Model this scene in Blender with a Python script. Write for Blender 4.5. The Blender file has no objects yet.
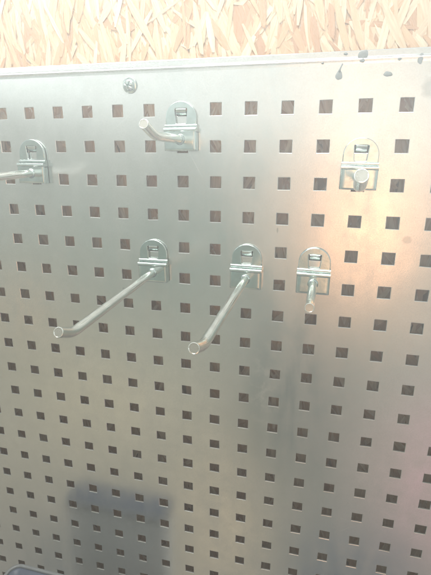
import bpy, bmesh, math, random
from mathutils import Vector, Matrix

random.seed(7)
scene = bpy.context.scene
col = scene.collection
MM = 0.001
CAM = Vector((0.27549, -0.38142, -0.03828))
RCAM = ((0.97003, 0.24295, 0.00403), (0.07376, -0.27863, -0.95756), (-0.23152, 0.92916, -0.28820))
FPX = 434.9
PITCH = 0.030

# ------------------------------------------------------------------ helpers
def link(name, me, mat, parent=None):
    o = bpy.data.objects.new(name, me)
    col.objects.link(o)
    if mat:
        me.materials.append(mat)
    if parent:
        o.parent = parent
    return o

def from_bm(name, bm, mat, parent=None, smooth=False, angle=None):
    me = bpy.data.meshes.new(name)
    bmesh.ops.recalc_face_normals(bm, faces=bm.faces)
    bm.to_mesh(me)
    bm.free()
    if smooth:
        for p in me.polygons:
            p.use_smooth = True
        if angle:
            try:
                me.set_sharp_from_angle(angle=math.radians(angle))
            except Exception:
                pass
    return link(name, me, mat, parent)

def empty(name, loc):
    o = bpy.data.objects.new(name, None)
    o.empty_display_size = 0.01
    o.location = loc
    col.objects.link(o)
    return o

def tag(o, label=None, cat=None, group=None, kind=None):
    if label: o["label"] = label
    if cat: o["category"] = cat
    if group: o["group"] = group
    if kind: o["kind"] = kind

def tube(bm, pts, rad, n=20, cap0=True, cap1=True):
    """rings along a path; rad is one radius per point"""
    pts = [Vector(p) for p in pts]
    rings = []
    up = Vector((1, 0, 0))
    for i, p in enumerate(pts):
        a = pts[max(i - 1, 0)]; b = pts[min(i + 1, len(pts) - 1)]
        t = (b - a)
        if t.length < 1e-9:
            t = (pts[min(i + 2, len(pts) - 1)] - pts[max(i - 2, 0)])
        t.normalize()
        u = (up - t * up.dot(t)).normalized()
        v = t.cross(u)
        rings.append([bm.verts.new(p + (u * math.cos(2 * math.pi * k / n) + v * math.sin(2 * math.pi * k / n)) * rad[i]) for k in range(n)])
    for r0, r1 in zip(rings, rings[1:]):
        for k in range(n):
            bm.faces.new((r0[k], r0[(k + 1) % n], r1[(k + 1) % n], r1[k]))
    if cap0: bm.faces.new(rings[0][::-1])
    if cap1: bm.faces.new(rings[-1])

def flat_plate(outlines, half_thick, bevel, bev_res=2):
    """2D outlines (x,z) -> bevelled plate mesh, thickness along y, centred on y=0"""
    cu = bpy.data.curves.new('tmp', 'CURVE')
    cu.dimensions = '2D'
    cu.fill_mode = 'BOTH'
    cu.extrude = max(half_thick - bevel, 1e-5)
    cu.bevel_depth = bevel
    cu.bevel_resolution = bev_res
    cu.offset = -bevel
    for pts in outlines:
        sp = cu.splines.new('POLY')
        sp.points.add(len(pts) - 1)
        for q, (x, z) in zip(sp.points, pts):
            q.co = (x, z, 0, 1)
        sp.use_cyclic_u = True
    ob = bpy.data.objects.new('tmp', cu)
    col.objects.link(ob)
    dg = bpy.context.evaluated_depsgraph_get()
    me = bpy.data.meshes.new_from_object(ob.evaluated_get(dg))
    bpy.data.objects.remove(ob)
    bpy.data.curves.remove(cu)
    # (x, y, z) -> (x, -z, y): the outline's second axis becomes world z
    me.transform(Matrix(((1, 0, 0, 0), (0, 0, -1, 0), (0, 1, 0, 0), (0, 0, 0, 1))))
    me.materials.clear()
    return me

def smooth_me(me, angle=35):
    for p in me.polygons: p.use_smooth = True
    me.set_sharp_from_angle(angle=math.radians(angle))

# ------------------------------------------------------------------ materials
class NT:
    def __init__(s, tree):
        s.t = tree
    def n(s, kind, **kw):
        nd = s.t.nodes.new(kind)
        ins = kw.pop('ins', {})
        for k, v in kw.items(): setattr(nd, k, v)
        for k, v in ins.items():
            if hasattr(v, 'is_output') or isinstance(v, bpy.types.NodeSocket): s.t.links.new(v, nd.inputs[k])
            else: nd.inputs[k].default_value = v
        return nd
    def math(s, op, a, b=None, clamp=False):
        nd = s.n('ShaderNodeMath', operation=op, use_clamp=clamp)
        for i, v in enumerate((a, b)):
            if v is None: continue
            if isinstance(v, bpy.types.NodeSocket): s.t.links.new(v, nd.inputs[i])
            else: nd.inputs[i].default_value = v
        return nd.outputs[0]
    def vmath(s, op, a, b=None, out=0):
        nd = s.n('ShaderNodeVectorMath', operation=op)
        for i, v in enumerate((a, b)):
            if v is None: continue
            if isinstance(v, bpy.types.NodeSocket): s.t.links.new(v, nd.inputs[i])
            else: nd.inputs[i].default_value = v
        return nd.outputs[out]
    def mix(s, fac, a, b, blend='MIX'):
        nd = s.n('ShaderNodeMix', data_type='RGBA', blend_type=blend)
        for k, v in ((0, fac), (6, a), (7, b)):
            if isinstance(v, bpy.types.NodeSocket): s.t.links.new(v, nd.inputs[k])
            else: nd.inputs[k].default_value = v if k == 0 else (tuple(v) + (1,))[:4]
        return nd.outputs[2]
    def ramp(s, fac, stops):
        nd = s.n('ShaderNodeValToRGB')
        e = nd.color_ramp.elements
        while len(e) < len(stops): e.new(0.5)
        for q, (pos, c) in zip(e, stops):
            q.position = pos
            q.color = (c if len(c) == 4 else tuple(c) + (1,))
        s.t.links.new(fac, nd.inputs[0])
        return nd.outputs[0]
    def maprange(s, v, a, b, c=0.0, d=1.0):
        nd = s.n('ShaderNodeMapRange', ins={0: v, 1: a, 2: b, 3: c, 4: d})
        return nd.outputs[0]

def material(name):
    m = bpy.data.materials.new(name)
    m.use_nodes = True
    t = NT(m.node_tree)
    b = m.node_tree.nodes['Principled BSDF']
    return m, t, b

def galvanised():
    m, t, b = material('galvanised_sheet')
    co = t.n('ShaderNodeTexCoord').outputs['Object']
    cloud = t.n('ShaderNodeTexNoise', ins={'Vector': co, 'Scale': 9.0, 'Detail': 5.0, 'Roughness': 0.6}).outputs['Fac']
    grain = t.n('ShaderNodeTexNoise', ins={'Vector': co, 'Scale': 900.0, 'Detail': 2.0}).outputs['Fac']
    mott = t.n('ShaderNodeTexNoise', ins={'Vector': co, 'Scale': 60.0, 'Detail': 4.0, 'Roughness': 0.65}).outputs['Fac']
    c = t.mix(t.maprange(cloud, .3, .7), (.66, .685, .66), (.735, .745, .725))
    c = t.mix(t.maprange(mott, .35, .75, 0, .20), c, (.52, .54, .53))
    c = t.mix(t.maprange(grain, .3, .7, 0, .22), c, (.5, .51, .5))
    # pale scuffs where things have rubbed the zinc
    st = t.n('ShaderNodeMapping', ins={'Vector': co, 'Scale': (22, 22, 7), 'Rotation': (0, .5, 0)}).outputs[0]
    sc = t.n('ShaderNodeTexNoise', ins={'Vector': st, 'Scale': 2.2, 'Detail': 6.0, 'Roughness': .7, 'Distortion': .6}).outputs['Fac']
    scm = t.maprange(sc, .66, .76, 0, 1)
    def spot(x, z, rx, rz, soft=.5):
        d = t.vmath('SUBTRACT', co, (x, 0, z))
        d = t.vmath('MULTIPLY', d, (1 / rx, 0, 1 / rz))
        wob = t.n('ShaderNodeTexNoise', ins={'Vector': co, 'Scale': 180.0, 'Detail': 3.0}).outputs['Fac']
        l = t.math('ADD', t.vmath('LENGTH', d, out=1), t.maprange(wob, 0, 1, -.5, .5))
        return t.maprange(l, 1.0, 1.0 - soft, 0, 1)
    scuff = t.math('MAXIMUM', spot(.228, -.255, .016, .05, .9), spot(.305, -.265, .008, .018, .9))
    scuff = t.math('MULTIPLY', scuff, t.maprange(mott, .48, .62))
    c = t.mix(t.math('MULTIPLY', scuff, .5), c, (.86, .87, .84))
    def scratch(rot, seed, dens):
        rt = t.n('ShaderNodeMapping', ins={'Vector': co, 'Location': (seed, 0, seed * 1.7), 'Rotation': (0, rot, 0)}).outputs[0]
        mp = t.vmath('MULTIPLY', rt, (700, 1, 16))
        return t.maprange(t.n('ShaderNodeTexNoise', ins={'Vector': mp, 'Scale': 1.0, 'Detail': 2.0, 'Roughness': .5}).outputs['Fac'], dens, dens + .05)
    scr = t.math('MAXIMUM', scratch(.5, 3.1, .70), t.math('MAXIMUM', scratch(-.9, 7.7, .71), scratch(1.4, 1.3, .71)))
    scr = t.math('MULTIPLY', scr, t.maprange(cloud, .45, .6))
    c = t.mix(t.math('MULTIPLY', scr, .35), c, (.86, .87, .85))
    smear = t.n('ShaderNodeTexNoise', ins={'Vector': st, 'Scale': .9, 'Detail': 5.0, 'Roughness': .6, 'Distortion': 1.2}).outputs['Fac']
    # old grey marks
    g = spot(.3426, -.1033, .0042, .004, .35)
    g = t.math('MAXIMUM', g, spot(.3435, .0115, .0055, .009, .6))
    g = t.math('MAXIMUM', g, t.math('MULTIPLY', spot(.086, -.165, .0024, .0016), .7))
    g = t.math('MAXIMUM', g, spot(.2362, -.1, .0009, .0028, .5))
    c = t.mix(t.math('MULTIPLY', g, .45), c, (.33, .36, .35))
    t.t.links.new(c, b.inputs['Base Color'])
    b.inputs['Metallic'].default_value = .96
    r = t.math('ADD', t.maprange(mott, .3, .7, .17, .24), t.maprange(grain, .3, .7, -.02, .02))
    r = t.math('ADD', r, t.maprange(smear, .42, .68, -.02, .08))
    r = t.math('ADD', r, t.math('MULTIPLY', scr, .1))
    r = t.math('MINIMUM', r, .262)
    t.t.links.new(r, b.inputs['Roughness'])
    wave = t.n('ShaderNodeTexNoise', ins={'Vector': co, 'Scale': 14.0, 'Detail': 1.0}).outputs['Fac']
    b1 = t.n('ShaderNodeBump', ins={'Strength': .25, 'Distance': .0012, 'Height': wave})
    b2 = t.n('ShaderNodeBump', ins={'Strength': .12, 'Distance': .0001, 'Height': grain, 'Normal': b1.outputs[0]})
    t.t.links.new(b2.outputs[0], b.inputs['Normal'])
    return m

def zinc(name, base, rough, bump=.2):
    m, t, b = material(name)
    co = t.n('ShaderNodeTexCoord').outputs['Object']
    n1 = t.n('ShaderNodeTexNoise', ins={'Vector': co, 'Scale': 110.0, 'Detail': 3.0}).outputs['Fac']
    n2 = t.n('ShaderNodeTexNoise', ins={'Vector': co, 'Scale': 700.0, 'Detail': 3.0}).outputs['Fac']
    dk = tuple(v * .8 for v in base)
    t.t.links.new(t.mix(t.maprange(n1, .3, .75), base, dk), b.inputs['Base Color'])
    b.inputs['Metallic'].default_value = 1
    t.t.links.new(t.maprange(n1, .3, .7, rough - .05, rough + .08), b.inputs['Roughness'])
    bp = t.n('ShaderNodeBump', ins={'Strength': bump, 'Distance': .0004, 'Height': n1})
    bp2 = t.n('ShaderNodeBump', ins={'Strength': bump * .5, 'Distance': .0001, 'Height': n2, 'Normal': bp.outputs[0]})
    t.t.links.new(bp2.outputs[0], b.inputs['Normal'])
    return m

def strand_board():
    m, t, b = material('strand_board')
    uv = t.n('ShaderNodeUVMap').outputs[0]
    rnd = t.n('ShaderNodeNewGeometry').outputs['Random Per Island']
    c = t.ramp(rnd, [(0, (.43, .235, .125)), (.15, (.53, .32, .18)), (.4, (.62, .42, .25)), (.7, (.66, .50, .335)), (1, (.74, .61, .44))])
    off = t.n('ShaderNodeCombineXYZ', ins={0: t.math('MULTIPLY', rnd, 37.0), 1: t.math('MULTIPLY', rnd, 91.0)}).outputs[0]
    v = t.vmath('MULTIPLY', t.vmath('ADD', uv, off), (520.0, 30.0, 1.0))
    g = t.n('ShaderNodeTexNoise', ins={'Vector': v, 'Scale': 1.0, 'Detail': 4.0, 'Roughness': .6}).outputs['Fac']
    c = t.mix(t.maprange(g, .35, .75, 0, .55), c, (.36, .23, .13))
    t.t.links.new(c, b.inputs['Base Color'])
    b.inputs['Roughness'].default_value = .62
    bp = t.n('ShaderNodeBump', ins={'Strength': .5, 'Distance': .0004, 'Height': g})
    t.t.links.new(bp.outputs[0], b.inputs['Normal'])
    return m

def plain(name, c, rough, metal=0.0, var=.15, scale=90.0):
    m, t, b = material(name)
    co = t.n('ShaderNodeTexCoord').outputs['Object']
    n = t.n('ShaderNodeTexNoise', ins={'Vector': co, 'Scale': scale, 'Detail': 4.0}).outputs['Fac']
    t.t.links.new(t.mix(t.maprange(n, .3, .7), tuple(x * (1 - var) for x in c), tuple(min(1, x * (1 + var)) for x in c)), b.inputs['Base Color'])
    b.inputs['Roughness'].default_value = rough
    b.inputs['Metallic'].default_value = metal
    f = t.n('ShaderNodeTexNoise', ins={'Vector': co, 'Scale': 1500.0, 'Detail': 2.0}).outputs['Fac']
    bp = t.n('ShaderNodeBump', ins={'Strength': .15, 'Distance': .0001, 'Height': f})
    t.t.links.new(bp.outputs[0], b.inputs['Normal'])
    return m

M_PANEL = galvanised()
M_PLATE = zinc('bright_zinc_plate', (.57, .66, .635), .13)
M_ROD = zinc('zinc_plated_rod', (.90, .91, .86), .17, .0)
M_EDGE = zinc('punched_edge', (.42, .42, .40), .55, .3)
M_CUT = zinc('cut_steel_end', (.60, .58, .51), .26, .1)
M_OSB = strand_board()
M_BACK = plain('board_core', (.34, .22, .13), .85)
M_DRIP = plain('dried_grey_paint', (.17, .19, .185), .5)
M_BIN = plain('blue_plastic', (.05, .066, .10), .42, var=.05)
M_TUB = plain('pale_blue_plastic', (.70, .73, .78), .45, var=.06)
M_RIM = plain('grey_plastic', (.15, .16, .165), .45, var=.05)

# ------------------------------------------------------------------ wall of strand board
GAP = 0.014
wall_y = GAP
bm = bmesh.new()
uvl = bm.loops.layers.uv.new('UVMap')
def slab(bm, x0, x1, y0, y1, z0, z1):
    v = [bm.verts.new(p) for p in ((x0, y0, z0), (x1, y0, z0), (x1, y0, z1), (x0, y0, z1), (x0, y1, z0), (x1, y1, z0), (x1, y1, z1), (x0, y1, z1))]
    for f in ((0, 1, 2, 3), (5, 4, 7, 6), (4, 0, 3, 7), (1, 5, 6, 2), (3, 2, 6, 7), (4, 5, 1, 0)):
        bm.faces.new([v[i] for i in f])
slab(bm, -1.2, 1.5, wall_y + .0022, wall_y + .018, -1.3, .8)
wall = from_bm('wall', bm, M_BACK)
tag(wall, kind='structure')
bm = bmesh.new()
uvl = bm.loops.layers.uv.new('UVMap')
def flake(x, z, L, Wd, ang, y):
    n = random.randint(3, 4)
    ca, sa = math.cos(ang), math.sin(ang)
    tl, tw = random.gauss(0, .010), random.gauss(0, .035)
    top, bot = [], []
    left = []; right = []
    for i in range(n + 1):
        f = i / n - .5
        taper = 1 - .55 * abs(f * 2) ** 3
        left.append((f * L, -Wd / 2 * taper * random.uniform(.75, 1.05)))
        right.append((f * L, Wd / 2 * taper * random.uniform(.75, 1.05)))
    left[0] = (left[0][0] + random.uniform(-.1, .1) * L, left[0][1])
    right[-1] = (right[-1][0] + random.uniform(-.1, .1) * L, right[-1][1])
    def mk(p):
        l, w = p
        return (bm.verts.new((x + w * ca - l * sa, y + l * tl + w * tw, z + w * sa + l * ca)), (w, l))
    Lv = [mk(p) for p in left]; Rv = [mk(p) for p in right]
    for i in range(n):
        q = [Lv[i], Rv[i], Rv[i + 1], Lv[i + 1]]
        f = bm.faces.new([a[0] for a in q])
        for lp, a in zip(f.loops, q): lp[uvl].uv = a[1]
def scatter(n, x0, x1, z0, z1):
    for i in range(n):
        k = random.random()
        if k < .8:
            L, Wd = random.uniform(.022, .055), random.uniform(.003, .0075)
        else:
            L, Wd = random.uniform(.05, .10), random.uniform(.010, .022)
        ang = random.gauss(.10, .42)
        flake(random.uniform(x0, x1), random.uniform(z0, z1), L, Wd, ang, wall_y + .0019 * random.random() - .0012 * (k < .8) * random.random())
scatter(5200, -.22, .48, .0, .20)
scatter(9500, -.32, .60, -.72, .02)
strands = from_bm('wood_strands', bm, M_OSB, wall)

# ------------------------------------------------------------------ perforated panel
panel = empty('pegboard', (0, 0, 0))
tag(panel, 'large galvanised steel panel punched with rows of square holes, fixed to strand board', 'pegboard')
HW = 0.0050      # half width of a hole
TH = 0.0015
C0, C1, R0, R1 = -8, 17, 0, 24
bm = bmesh.new()
cache = {}
def pv(x, y, z):
    k = (round(x * 1e6), round(y * 1e6), round(z * 1e6))
    if k not in cache: cache[k] = bm.verts.new((x, y, z))
    return cache[k]
def rect(cx, cz, h, y, jit=None):
    j = jit or [(0, 0)] * 4
    return [pv(cx + sx * h + j[i][0], y, cz + sz * h + j[i][1]) for i, (sx, sz) in enumerate(((-1, -1), (1, -1), (1, 1), (-1, 1)))]
def ringq(a, b):
    for i in range(4):
        j = (i + 1) % 4
        bm.faces.new((a[i], a[j], b[j], b[i]))
for r in range(R0, R1 + 1):
    for c in range(C0, C1 + 1):
        cx, cz = c * PITCH, -r * PITCH
        o = rect(cx, cz, PITCH / 2, 0)
        j = HW + random.uniform(-.0001, .0001)
        jt = [(random.gauss(0, .00009), random.gauss(0, .00009)) for _ in range(4)]
        eb = .0004 * random.uniform(.7, 1.25)
        a = rect(cx, cz, j + eb, 0, jt)
        b_ = rect(cx, cz, j + eb * .3, eb * .3, jt)
        d = rect(cx, cz, j, eb, jt)
        e = rect(cx, cz, j, TH, jt)
        oo = rect(cx, cz, PITCH / 2, TH)
        ringq(o, a); ringq(a, b_); ringq(e, oo)
        k0 = len(bm.faces)
        ringq(b_, d); ringq(d, e)
        bm.faces.ensure_lookup_table()
        for f in bm.faces[k0:]: f.material_index = 1
# folded top edge: small bead at the crease, then the lip leaning back to the wall
ztop = PITCH / 2
ZB = 0.0332
prof = [(0, ztop), (0, ZB - .0035), (-.0002, ZB - .0018), (-.0005, ZB - .0006), (-.00055, ZB - .0002), (-.0004, ZB + .0002), (.0001, ZB + .0008),
        (.0003, ZB + .0018), (.0004, ZB + .0054), (.0008, ZB + .0060), (.0016, ZB + .0062), (.0022, ZB + .0058), (.0026, ZB + .0048),
        (.0020, ZB + .0008), (.0015, ZB - .0010), (.0015, ztop)]
xs = [(C0 - .5) * PITCH + i * PITCH for i in range(C1 - C0 + 2)]
prev = None
for x in xs:
    ring = [pv(x, y, z) for y, z in prof]
    if prev:
        for i in range(len(prof) - 1):
            bm.faces.new((prev[i], ring[i], ring[i + 1], prev[i + 1]))
    prev = ring
sheet = from_bm('perforated_sheet', bm, M_PANEL, panel)
sheet.data.materials.append(M_EDGE)

# dried drips of grey paint along the top right corner
def drip(x, z, rx, rz, h=.0004, y0=0.0, tilt=0.0, tail=None):
    bm = bmesh.new()
    n, m = 22, 4
    ph = [random.uniform(0, 6.28) for _ in range(3)]
    def R(a): return 1 + .10 * math.sin(2 * a + ph[0]) + .07 * math.sin(3 * a + ph[1]) + .05 * math.sin(5 * a + ph[2])
    rings = []
    for k in range(m):
        f = 1 - k / m
        rings.append([bm.verts.new((x + rx * f * R(a) * math.cos(a), y0 - h * math.sqrt(max(0, 1 - f * f)) - .00002 + (z + rz * f * R(a) * math.sin(a) - ZB) * tilt, z + rz * f * R(a) * math.sin(a)))
                      for a in [2 * math.pi * i / n for i in range(n)]])
    c = bm.verts.new((x, y0 - h - .00002 + (z - ZB) * tilt, z))
    for a, b in zip(rings, rings[1:]):
        for i in range(n): bm.faces.new((a[i], a[(i + 1) % n], b[(i + 1) % n], b[i]))
    for i in range(n): bm.faces.new((rings[-1][i], rings[-1][(i + 1) % n], c))
    if tail:
        tube(bm, tail, [.0011, .0008, .0006, .0008, .0007][:len(tail)], 8)
    return from_bm('paint_drip', bm, M_DRIP, panel, smooth=True)
drip(.2782, .0222, .0024, .0036, tail=[(.2782, .0003, .0245), (.2786, .0002, .0268), (.2795, .0002, .0288), (.2802, .0002, .0305)])
drip(.2945, .0320, .0022, .0014, y0=-.0003)
drip(.2948, .0358, .0040, .0030, y0=-.0001, tilt=.0)
drip(.3139, .0219, .0030, .0020)
drip(.3355, .0315, .0022, .0034, y0=-.0001)
drip(.3210, .0318, .0014, .0011, y0=-.0003)
drip(.2653, .0312, .0010, .0008, y0=-.0003)
drip(.2820, .0372, .0014, .0010, y0=-.0003, tilt=.0)

# ------------------------------------------------------------------ screw
screw = empty('screw', (.1033, 0, .0205))
tag(screw, 'small round-headed cross screw with washer near the top edge of the panel', 'screw')
bm = bmesh.new()
def lathe(bm, prof, n=32, cap=True):
    rings = [[bm.verts.new((r * math.cos(2 * math.pi * k / n), y, r * math.sin(2 * math.pi * k / n))) for k in range(n)] for r, y in prof]
    for a, b in zip(rings, rings[1:]):
        for k in range(n): bm.faces.new((a[k], a[(k + 1) % n], b[(k + 1) % n], b[k]))
    if cap:
        bm.faces.new(rings[0]); bm.faces.new(rings[-1][::-1])
lathe(bm, [(.0062, .0001), (.0066, -.0003), (.0066, -.0009), (.0062, -.0012), (.0030, -.0013)])
from_bm('washer', bm, M_PLATE, screw, smooth=True, angle=40)
bm = bmesh.new()
n = 40
prof = [(.0044, -.0010), (.0046, -.0016), (.0044, -.0024), (.0038, -.0032), (.0028, -.0037), (.0018, -.0039), (.0009, -.0040)]
def cross(a, r):
    s = abs(math.sin(2 * (a + .35)))
    return .0014 * (1 - min(1, s * 1.6)) * (1 if r < .003 else 0)
rings = []
for r, y in prof:
    rings.append([bm.verts.new((r * math.cos(2 * math.pi * k / n), y + cross(2 * math.pi * k / n, r), r * math.sin(2 * math.pi * k / n))) for k in range(n)])
for a, b in zip(rings, rings[1:]):
    for k in range(n): bm.faces.new((a[k], a[(k + 1) % n], b[(k + 1) % n], b[k]))
bm.faces.new(rings[0])
c = bm.verts.new((0, -.0024, 0))
for k in range(n): bm.faces.new((rings[-1][k], rings[-1][(k + 1) % n], c))
h = from_bm('screw_head', bm, M_PLATE, screw, smooth=True, angle=50)
screw.rotation_euler = (math.radians(4), 0, math.radians(-5))

# ------------------------------------------------------------------ hooks
def arch_outline():
    pts = []
    hw, spring, top = .0137, -.0065, .0067
    zb = -.0150
    pts.append((-hw, zb)); pts.append((hw, zb))
    n = 28
    for i in range(n + 1):
        a = math.pi * i / n
        pts.append((hw * math.cos(a), spring + (top - spring) * math.sin(a)))
    return pts
def window_outline():
    pts = []
    cs = [(-.0046, -.0112), (.0046, -.0112), (.0056, .0008), (-.0056, .0008)]
    r = .0011
    # rounded corners
    for i in range(4):
        p = Vector(cs[i]); a = (Vector(cs[i - 1]) - p).normalized(); b = (Vector(cs[(i + 1) % 4]) - p).normalized()
        for k in range(5):
            f = k / 4
            q = (p + a * r) * (1 - f) ** 2 + p * 2 * f * (1 - f) + (p + b * r) * f * f
            pts.append((q.x, q.y))
    return pts[::-1]

me_arch = flat_plate([arch_outline(), window_outline()], .0013, .0006)
smooth_me(me_arch)

def strip_mesh(prof, hw, nx=14, th=.0012, curl=0.0):
    """profile in (y,z) swept along x, thickened backwards"""
    bm = bmesh.new()
    xs = [-hw + 2 * hw * i / nx for i in range(nx + 1)]
    grid = []
    for x in xs:
        e = max(0, (abs(x) - (hw - .0014)) / .0014)
        dy = curl * (1 - math.sqrt(max(0, 1 - e * e)))
        grid.append([bm.verts.new((x, y + dy, z)) for y, z in prof])
    for a, b in zip(grid, grid[1:]):
        for i in range(len(prof) - 1): bm.faces.new((a[i], b[i], b[i + 1], a[i + 1]))
    bmesh.ops.recalc_face_normals(bm, faces=bm.faces)
    # make the normals face -y before giving thickness
    if sum(f.normal.y * f.calc_area() for f in bm.faces) > 0:
        bmesh.ops.reverse_faces(bm, faces=bm.faces)
    geom = bmesh.ops.solidify(bm, geom=bm.faces[:], thickness=th)
    me = bpy.data.meshes.new('strip')
    bmesh.ops.recalc_face_normals(bm, faces=bm.faces)
    bm.to_mesh(me); bm.free()
    smooth_me(me, 40)
    return me

def arc(cy, cz, r, a0, a1, n=6):
    return [(cy + r * math.cos(math.radians(a0 + (a1 - a0) * i / n)), cz + r * math.sin(math.radians(a0 + (a1 - a0) * i / n))) for i in range(n + 1)]
# ledge: two rolled beads that step the sheet out from the arch to the lower box
ledge_prof = [(-.0022, -.0118)] + arc(-.0030, -.0134, .0016, 80, 250, 7) + [(-.0040, -.0150)] + arc(-.0062, -.0166, .0019, 110, 270, 8) + [(-.0064, -.0186)]
def solid_profile(prof, hw, name='p', back=-.0004):
    bm = bmesh.new()
    pts = prof + [(back, prof[-1][1]), (back, prof[0][1])]
    A = [bm.verts.new((-hw, y, z)) for y, z in pts]
    B = [bm.verts.new((hw, y, z)) for y, z in pts]
    bm.faces.new(A); bm.faces.new(B[::-1])
    for i in range(len(pts)):
        j = (i + 1) % len(pts)
        bm.faces.new((A[i], B[i], B[j], A[j]))
    bmesh.ops.recalc_face_normals(bm, faces=bm.faces)
    sharp = [e for e in bm.edges if all(len(v.link_edges) >= 3 for v in e.verts) and abs(e.verts[0].co.x - e.verts[1].co.x) < 1e-7 and abs(abs(e.verts[0].co.x) - hw) < 1e-6]
    bmesh.ops.bevel(bm, geom=sharp, offset=.0004, segments=2, affect='EDGES', clamp_overlap=True)
    me = bpy.data.meshes.new(name)
    bmesh.ops.recalc_face_normals(bm, faces=bm.faces)
    bm.to_mesh(me); bm.free()
    smooth_me(me, 40)
    return me
me_ledge = solid_profile(ledge_prof, .0143)

# lower box: U channel, front with rolled corners, open at the bottom
def channel_mesh():
    hw, z0, z1, yf, yb, rc = .0143, -.0335, -.0180, -.0078, -.0008, .0016
    path = [(-hw, yb)] + [(-hw, yf + rc)]
    path += [(-hw + rc - rc * math.cos(math.radians(a)), yf + rc - rc * math.sin(math.radians(a))) for a in (22, 45, 68, 90)]
    nx = 10
    path += [(-hw + rc + (2 * hw - 2 * rc) * i / nx, yf) for i in range(1, nx)]
    path += [(hw - rc + rc * math.sin(math.radians(a)), yf + rc - rc * math.cos(math.radians(a))) for a in (0, 22, 45, 68, 90)]
    path += [(hw, yb)]
    t = .0013
    inner = []
    N = len(path)
    for i, p in enumerate(path):
        a = Vector(path[max(i - 1, 0)]); b = Vector(path[min(i + 1, N - 1)])
        d = (b - a).normalized()
        nrm = Vector((-d.y, d.x))
        inner.append((p[0] + nrm.x * t, p[1] + nrm.y * t))
    bm = bmesh.new()
    zs = [z0, z0 + .0004, z0 + .002, (z0 + z1) / 2, z1]
    def shell(pts, sgn):
        rows = []
        for k, z in enumerate(zs):
            row = []
            for i, (x, y) in enumerate(pts):
                bulge = 0
                row.append(bm.verts.new((x, y + bulge + (sgn * .0003 if k == 0 else 0), z)))
            rows.append(row)
        for a, b in zip(rows, rows[1:]):
            for i in range(len(pts) - 1): bm.faces.new((a[i], a[i + 1], b[i + 1], b[i]))
        return rows
    o = shell(path, 1); q = shell(inner, 0)
    for row_o, row_i in ((o[0], q[0]), (o[-1], q[-1])):
        for i in range(N - 1): bm.faces.new((row_o[i], row_o[i + 1], row_i[i + 1], row_i[i]))
    for e in (0, N - 1):
        for k in range(len(zs) - 1): bm.faces.new((o[k][e], o[k + 1][e], q[k + 1][e], q[k][e]))
    bmesh.ops.recalc_face_normals(bm, faces=bm.faces)
    me = bpy.data.meshes.new('channel'); bm.to_mesh(me); bm.free()
    smooth_me(me, 40)
    return me
me_chan = channel_mesh()
me_tongue = strip_mesh([(-.0026, .0010), (-.0031, .0002), (-.0028, -.0014), (-.0018, -.0032), (-.0002, -.0044), (.0020, -.0048), (.0048, -.0049), (.0060, -.0040), (.0066, -.0010)], .0043, th=.0012)
me_tab = strip_mesh([(-.0070, -.0325), (-.0055, -.0337), (-.0030, -.0340), (.0020, -.0338), (.0045, -.0330)], .0042, th=.0012)
bm = bmesh.new()
tube(bm, [(0, -.0076, -.0243), (0, -.0082, -.0243), (0, -.0088, -.0243), (0, -.0094, -.0243)], [0.0047, .0046, .0041, .0036], 24)
me_weld = bpy.data.meshes.new('weld'); bmesh.ops.recalc_face_normals(bm, faces=bm.faces); bm.to_mesh(me_weld); bm.free(); smooth_me(me_weld, 50)
for me in (me_arch, me_ledge, me_chan, me_tongue, me_tab, me_weld):
    me.materials.append(M_PLATE)

def rod_mesh(bend_y, bend_z, end_y, end_z, dx=0.0, r=.0035):
    P0 = Vector((0, -.0075, -.0243)); P1 = Vector((dx, bend_y, bend_z)); P2 = Vector((dx * 1.15, end_y, end_z))
    d0 = (P1 - P0).normalized(); d1 = (P2 - P1).normalized()
    k = .0065
    pts = [P0 + (P1 - d0 * k - P0) * (i / 8) for i in range(9)]
    a, b = P1 - d0 * k, P1 + d1 * k
    for i in range(1, 9):
        f = i / 9
        pts.append(a * (1 - f) ** 2 + P1 * 2 * f * (1 - f) + b * f * f)
    pts.append(b)
    pts.append(P2 - d1 * .0012)
    rad = [r] * len(pts)
    pts += [P2 - d1 * .0005, P2 - d1 * .0001, P2, P2 - d1 * .00035, P2 - d1 * .00035]
    rad += [r, r * .97, r * .88, r * .80, r * .2]
    bm = bmesh.new()
    # explicit frames so that the rings near the end keep the end's direction
    rings = []
    n = 28
    for i, p in enumerate(pts):
        if i < 9: t = d0
        elif i <= 17: 
            f = (i - 8) / 9; t = (d0 * (1 - f) + d1 * f).normalized()
        else: t = d1
        u = (Vector((1, 0, 0)) - t * t.x).normalized(); v = t.cross(u)
        rings.append([bm.verts.new(p + (u * math.cos(2 * math.pi * q / n) + v * math.sin(2 * math.pi * q / n)) * rad[i]) for q in range(n)])
    for r0, r1 in zip(rings, rings[1:]):
        for q in range(n): bm.faces.new((r0[q], r0[(q + 1) % n], r1[(q + 1) % n], r1[q]))
    bm.faces.new(rings[0][::-1]); bm.faces.new(rings[-1])
    bm.faces.ensure_lookup_table()
    ends = set(rings[-1])
    for f in bm.faces:
        if any(v in ends for v in f.verts): f.material_index = 1
    bmesh.ops.recalc_face_normals(bm, faces=bm.faces)
    me = bpy.data.meshes.new('prong'); bm.to_mesh(me); bm.free()
    smooth_me(me, 40)
    me.materials.append(M_ROD); me.materials.append(M_CUT)
    return me

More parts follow.
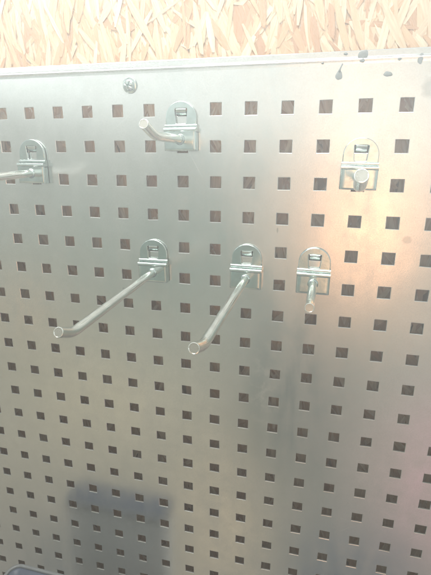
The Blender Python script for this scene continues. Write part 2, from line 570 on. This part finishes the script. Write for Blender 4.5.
HOOKS = [
    # col, row, bend y, bend z, end y, end z, sideways drift, roll, label
    (0, 1, -.066, -.0262, -.086, -.0190, 0, 0.6, 'short zinc hook at far left, its prong cut off by the picture edge'),
    (5, 0, -.065, -.0238, -.085, -.0168, 0, -0.5, 'highest zinc hook, on its own below the screw, upturned prong pointing left'),
    (10, 1, -.141, -.0225, -.161, -.0167, -.0077, 0.8, 'zinc hook furthest right, seen head on so its prong is a round stub'),
    (4, 4, -.147, -.0296, -.162, -.0232, 0, -0.4, 'long zinc hook, left one of the lower three, prong reaching far left'),
    (7, 4, -.148, -.0277, -.168, -.0210, 0, 0.3, 'long zinc hook in the middle of the lower three, prong slanting steeply down'),
    (9, 4, -.064, -.0245, -.085, -.0200, 0, 0.5, 'short zinc hook at the right end of the lower three, prong end facing forward'),
]
def child(name, me, parent):
    o = bpy.data.objects.new(name, me); col.objects.link(o); o.parent = parent
    return o
for c, r, by, bz, ey, ez, dx, roll, label in HOOKS:
    hk = empty('pegboard_hook', (c * PITCH, 0, -r * PITCH))
    hk.rotation_euler = (0, math.radians(roll), 0)
    tag(hk, label, 'hook', 'zinc hooks hung in the panel')
    ap = child('back_plate', me_arch, hk); ap.location = (0, -.0020, 0)
    tg = child('tongue', me_tongue, ap); tg.location = (0, .0020, 0)
    child('ledge', me_ledge, hk)
    fp = child('front_plate', me_chan, hk)
    child('locking_tab', me_tab, fp)
    pr = child('prong', rod_mesh(by, bz, ey, ez, dx), hk)
    child('weld', me_weld, pr)

# ------------------------------------------------------------------ blue container at the foot
bin_ = empty('storage_bin', (-.053, -.050, -.499))
tag(bin_, 'plastic container with a dark blue lid and grey rim at the foot of the panel', 'container')
def rrect(x0, x1, y0, y1, r, n=8):
    pts = []
    for cx, cy, a0 in ((x1 - r, y1 - r, 0), (x0 + r, y1 - r, 90), (x0 + r, y0 + r, 180), (x1 - r, y0 + r, 270)):
        for i in range(n + 1):
            a = math.radians(a0 + 90 * i / n)
            pts.append((cx + r * math.cos(a), cy + r * math.sin(a)))
    return pts
def loft(bm, rings, cap0=True, cap1=True):
    vs = [[bm.verts.new((x, y, z)) for x, y in pts] for pts, z in rings]
    n = len(vs[0])
    for a, b in zip(vs, vs[1:]):
        for i in range(n): bm.faces.new((a[i], a[(i + 1) % n], b[(i + 1) % n], b[i]))
    if cap0: bm.faces.new(vs[0][::-1])
    if cap1: bm.faces.new(vs[-1])
X1, Y0, DEP = .155, -.045, .30
def ins(d): return rrect(d, X1 - d, Y0 + d, -d, max(.014 - d, .002))
bm = bmesh.new()
loft(bm, [(ins(.014), -DEP), (ins(.010), -DEP + .003), (ins(.0028), -.010), (ins(.0028), -.0030), (ins(.0036), -.0030), (ins(.0039), -.0075)])
from_bm('body', bm, M_TUB, bin_, smooth=True, angle=45)
bm = bmesh.new()
loft(bm, [(ins(.0041), -.0070), (ins(.0041), -.0028), (ins(.0048), -.0022), (ins(.0072), -.0024), (ins(.0087), -.0034), (ins(.0150), -.0040)])
from_bm('lid', bm, M_BIN, bin_, smooth=True, angle=45)
bm = bmesh.new()
loft(bm, [(ins(.0042), -.0028), (ins(.0042), -.0010), (ins(.0035), -.0002), (ins(.0022), 0), (ins(.0008), -.0004), (ins(.0001), -.0014), (ins(0), -.0030), (ins(0), -.0080), (ins(.0010), -.0085), (ins(.0026), -.0085)], False, False)
from_bm('rim', bm, M_RIM, bin_, smooth=True, angle=50)

# ------------------------------------------------------------------ world: the dim room behind, with colour patches added to reflect in the panel
world = bpy.data.worlds.new('World'); scene.world = world
world.use_nodes = True
w = NT(world.node_tree)
for nd in list(world.node_tree.nodes): world.node_tree.nodes.remove(nd)
d = w.n('ShaderNodeTexCoord').outputs['Generated']
sep = w.n('ShaderNodeSeparateXYZ', ins={0: d})
dep = w.math('MAXIMUM', w.math('ABSOLUTE', sep.outputs[1]), .15)
# slopes of the view into the room: across and up
su = w.math('DIVIDE', sep.outputs[0], dep)
sv = w.math('DIVIDE', sep.outputs[2], dep)
def slope(u, v):
    x, y = (u - 215.5) / FPX, (v - 287.5) / FPX
    q = [RCAM[0][i] * x + RCAM[1][i] * y + RCAM[2][i] for i in range(3)]
    return q[0] / abs(q[1]), q[2] / abs(q[1])
wob = w.n('ShaderNodeTexNoise', ins={'Vector': d, 'Scale': 5.0, 'Detail': 3.0})
wv = w.math('ADD', sv, w.maprange(wob.outputs['Fac'], 0, 1, -.12, .12))
def q(v): return (slope(150, v)[1] + 2.5) / 5
base = w.ramp(w.maprange(wv, -2.5, 2.5), [(0, (.22, .22, .24)), (q(575), (.40, .36, .29)), (q(450), (.47, .43, .32)), (q(340), (.40, .42, .33)), (q(250), (.36, .41, .34)), (q(160), (.40, .45, .39)), (q(80), (.48, .52, .46)), (q(-60), (.75, .78, .73)), (1, (.8, .82, .8))])
def patch(color, u, v, sx, sy, colr, power=2.0):
    cu, cv = slope(u, v)
    a = w.math('POWER', w.math('ABSOLUTE', w.math('MULTIPLY', w.math('SUBTRACT', su, cu), .381 / (sx * MM))), power)
    b = w.math('POWER', w.math('ABSOLUTE', w.math('MULTIPLY', w.math('SUBTRACT', wv, cv), .381 / (sy * MM))), power)
    g = w.math('EXPONENT', w.math('MULTIPLY', w.math('ADD', a, b), -1.0))
    return w.mix(g, color, colr)
base = patch(base, 190, 262, 85, 45, (.25, .33, .27))
base = patch(base, 105, 395, 95, 65, (.70, .60, .41))
base = patch(base, 15, 312, 38, 45, (.75, .53, .33))
base = patch(base, 228, 510, 50, 120, (.72, .58, .39))
base = patch(base, 292, 412, 54, 110, (.08, .11, .10), 3.0)
base = patch(base, 450, 485, 60, 90, (.88, .49, .54))
base = patch(base, 420, 190, 34, 90, (.62, .60, .48))
base = patch(base, 352, 110, 32, 75, (1.6, 1.04, .68))
base = patch(base, 368, 228, 36, 62, (4.2, 2.1, 1.15))
base = patch(base, 75, 575, 110, 85, (.12, .145, .16), 2.5)
base = patch(base, 350, 595, 78, 85, (.05, .09, .14), 4.0)
bg = w.n('ShaderNodeBackground', ins={0: base, 1: .86})
out = w.n('ShaderNodeOutputWorld', ins={0: bg.outputs[0]})

# ------------------------------------------------------------------ lamps
def area(name, loc, target, sx, sy, power, colr):
    l = bpy.data.lights.new(name, 'AREA'); l.shape = 'RECTANGLE'; l.size = sx; l.size_y = sy
    l.energy = power; l.color = colr
    o = bpy.data.objects.new(name, l); col.objects.link(o)
    o.location = loc
    o.rotation_euler = (Vector(target) - Vector(loc)).to_track_quat('-Z', 'Y').to_euler()
    return o
lamp = area('whitening_lamp', (.04, -.13, .36), (.06, -.10, -.3), .8, .16, 4.0, (1, .97, .90))  # added overhead lamp, unseen, to whiten the strand board
lamp.data.spread = math.radians(130)

beam = area('veil_beam', (-.50, -.27, .15), (.25, -.27, .035), .16, .12, 7.3, (.93, .98, 1))  # added beam, unseen, that lights the haze into a pale veil
beam.data.spread = math.radians(16)

# ------------------------------------------------------------------ haze added to imitate veiling glare over the top
bm = bmesh.new()
slab(bm, -1.3, 1.6, -1.2, .05, -1.4, .42)
hm = bpy.data.materials.new('veil_haze'); hm.use_nodes = True
ht = NT(hm.node_tree)
for nd in list(hm.node_tree.nodes): hm.node_tree.nodes.remove(nd)
pv_ = ht.n('ShaderNodeVolumePrincipled')
pv_.inputs['Color'].default_value = (.95, .96, .94, 1)
pv_.inputs['Density'].default_value = .13
ho = ht.n('ShaderNodeOutputMaterial', ins={'Volume': pv_.outputs[0]})
haze = from_bm('haze', bm, hm)
tag(haze, kind='stuff')


# ------------------------------------------------------------------ camera
cd = bpy.data.cameras.new('camera')
cam = bpy.data.objects.new('camera', cd); col.objects.link(cam)
right, down, fwd = (Vector(r) for r in RCAM)
m = Matrix((right, -down, -fwd)).transposed().to_4x4()
m.translation = CAM
cam.matrix_world = m
cd.sensor_fit = 'VERTICAL'; cd.sensor_height = 36
cd.lens = FPX / 575 * 36
cd.clip_start = .005; cd.clip_end = 100
scene.camera = cam
vs = scene.view_settings
vs.view_transform = 'Standard'; vs.look = 'None'; vs.gamma = 1; vs.exposure = 0
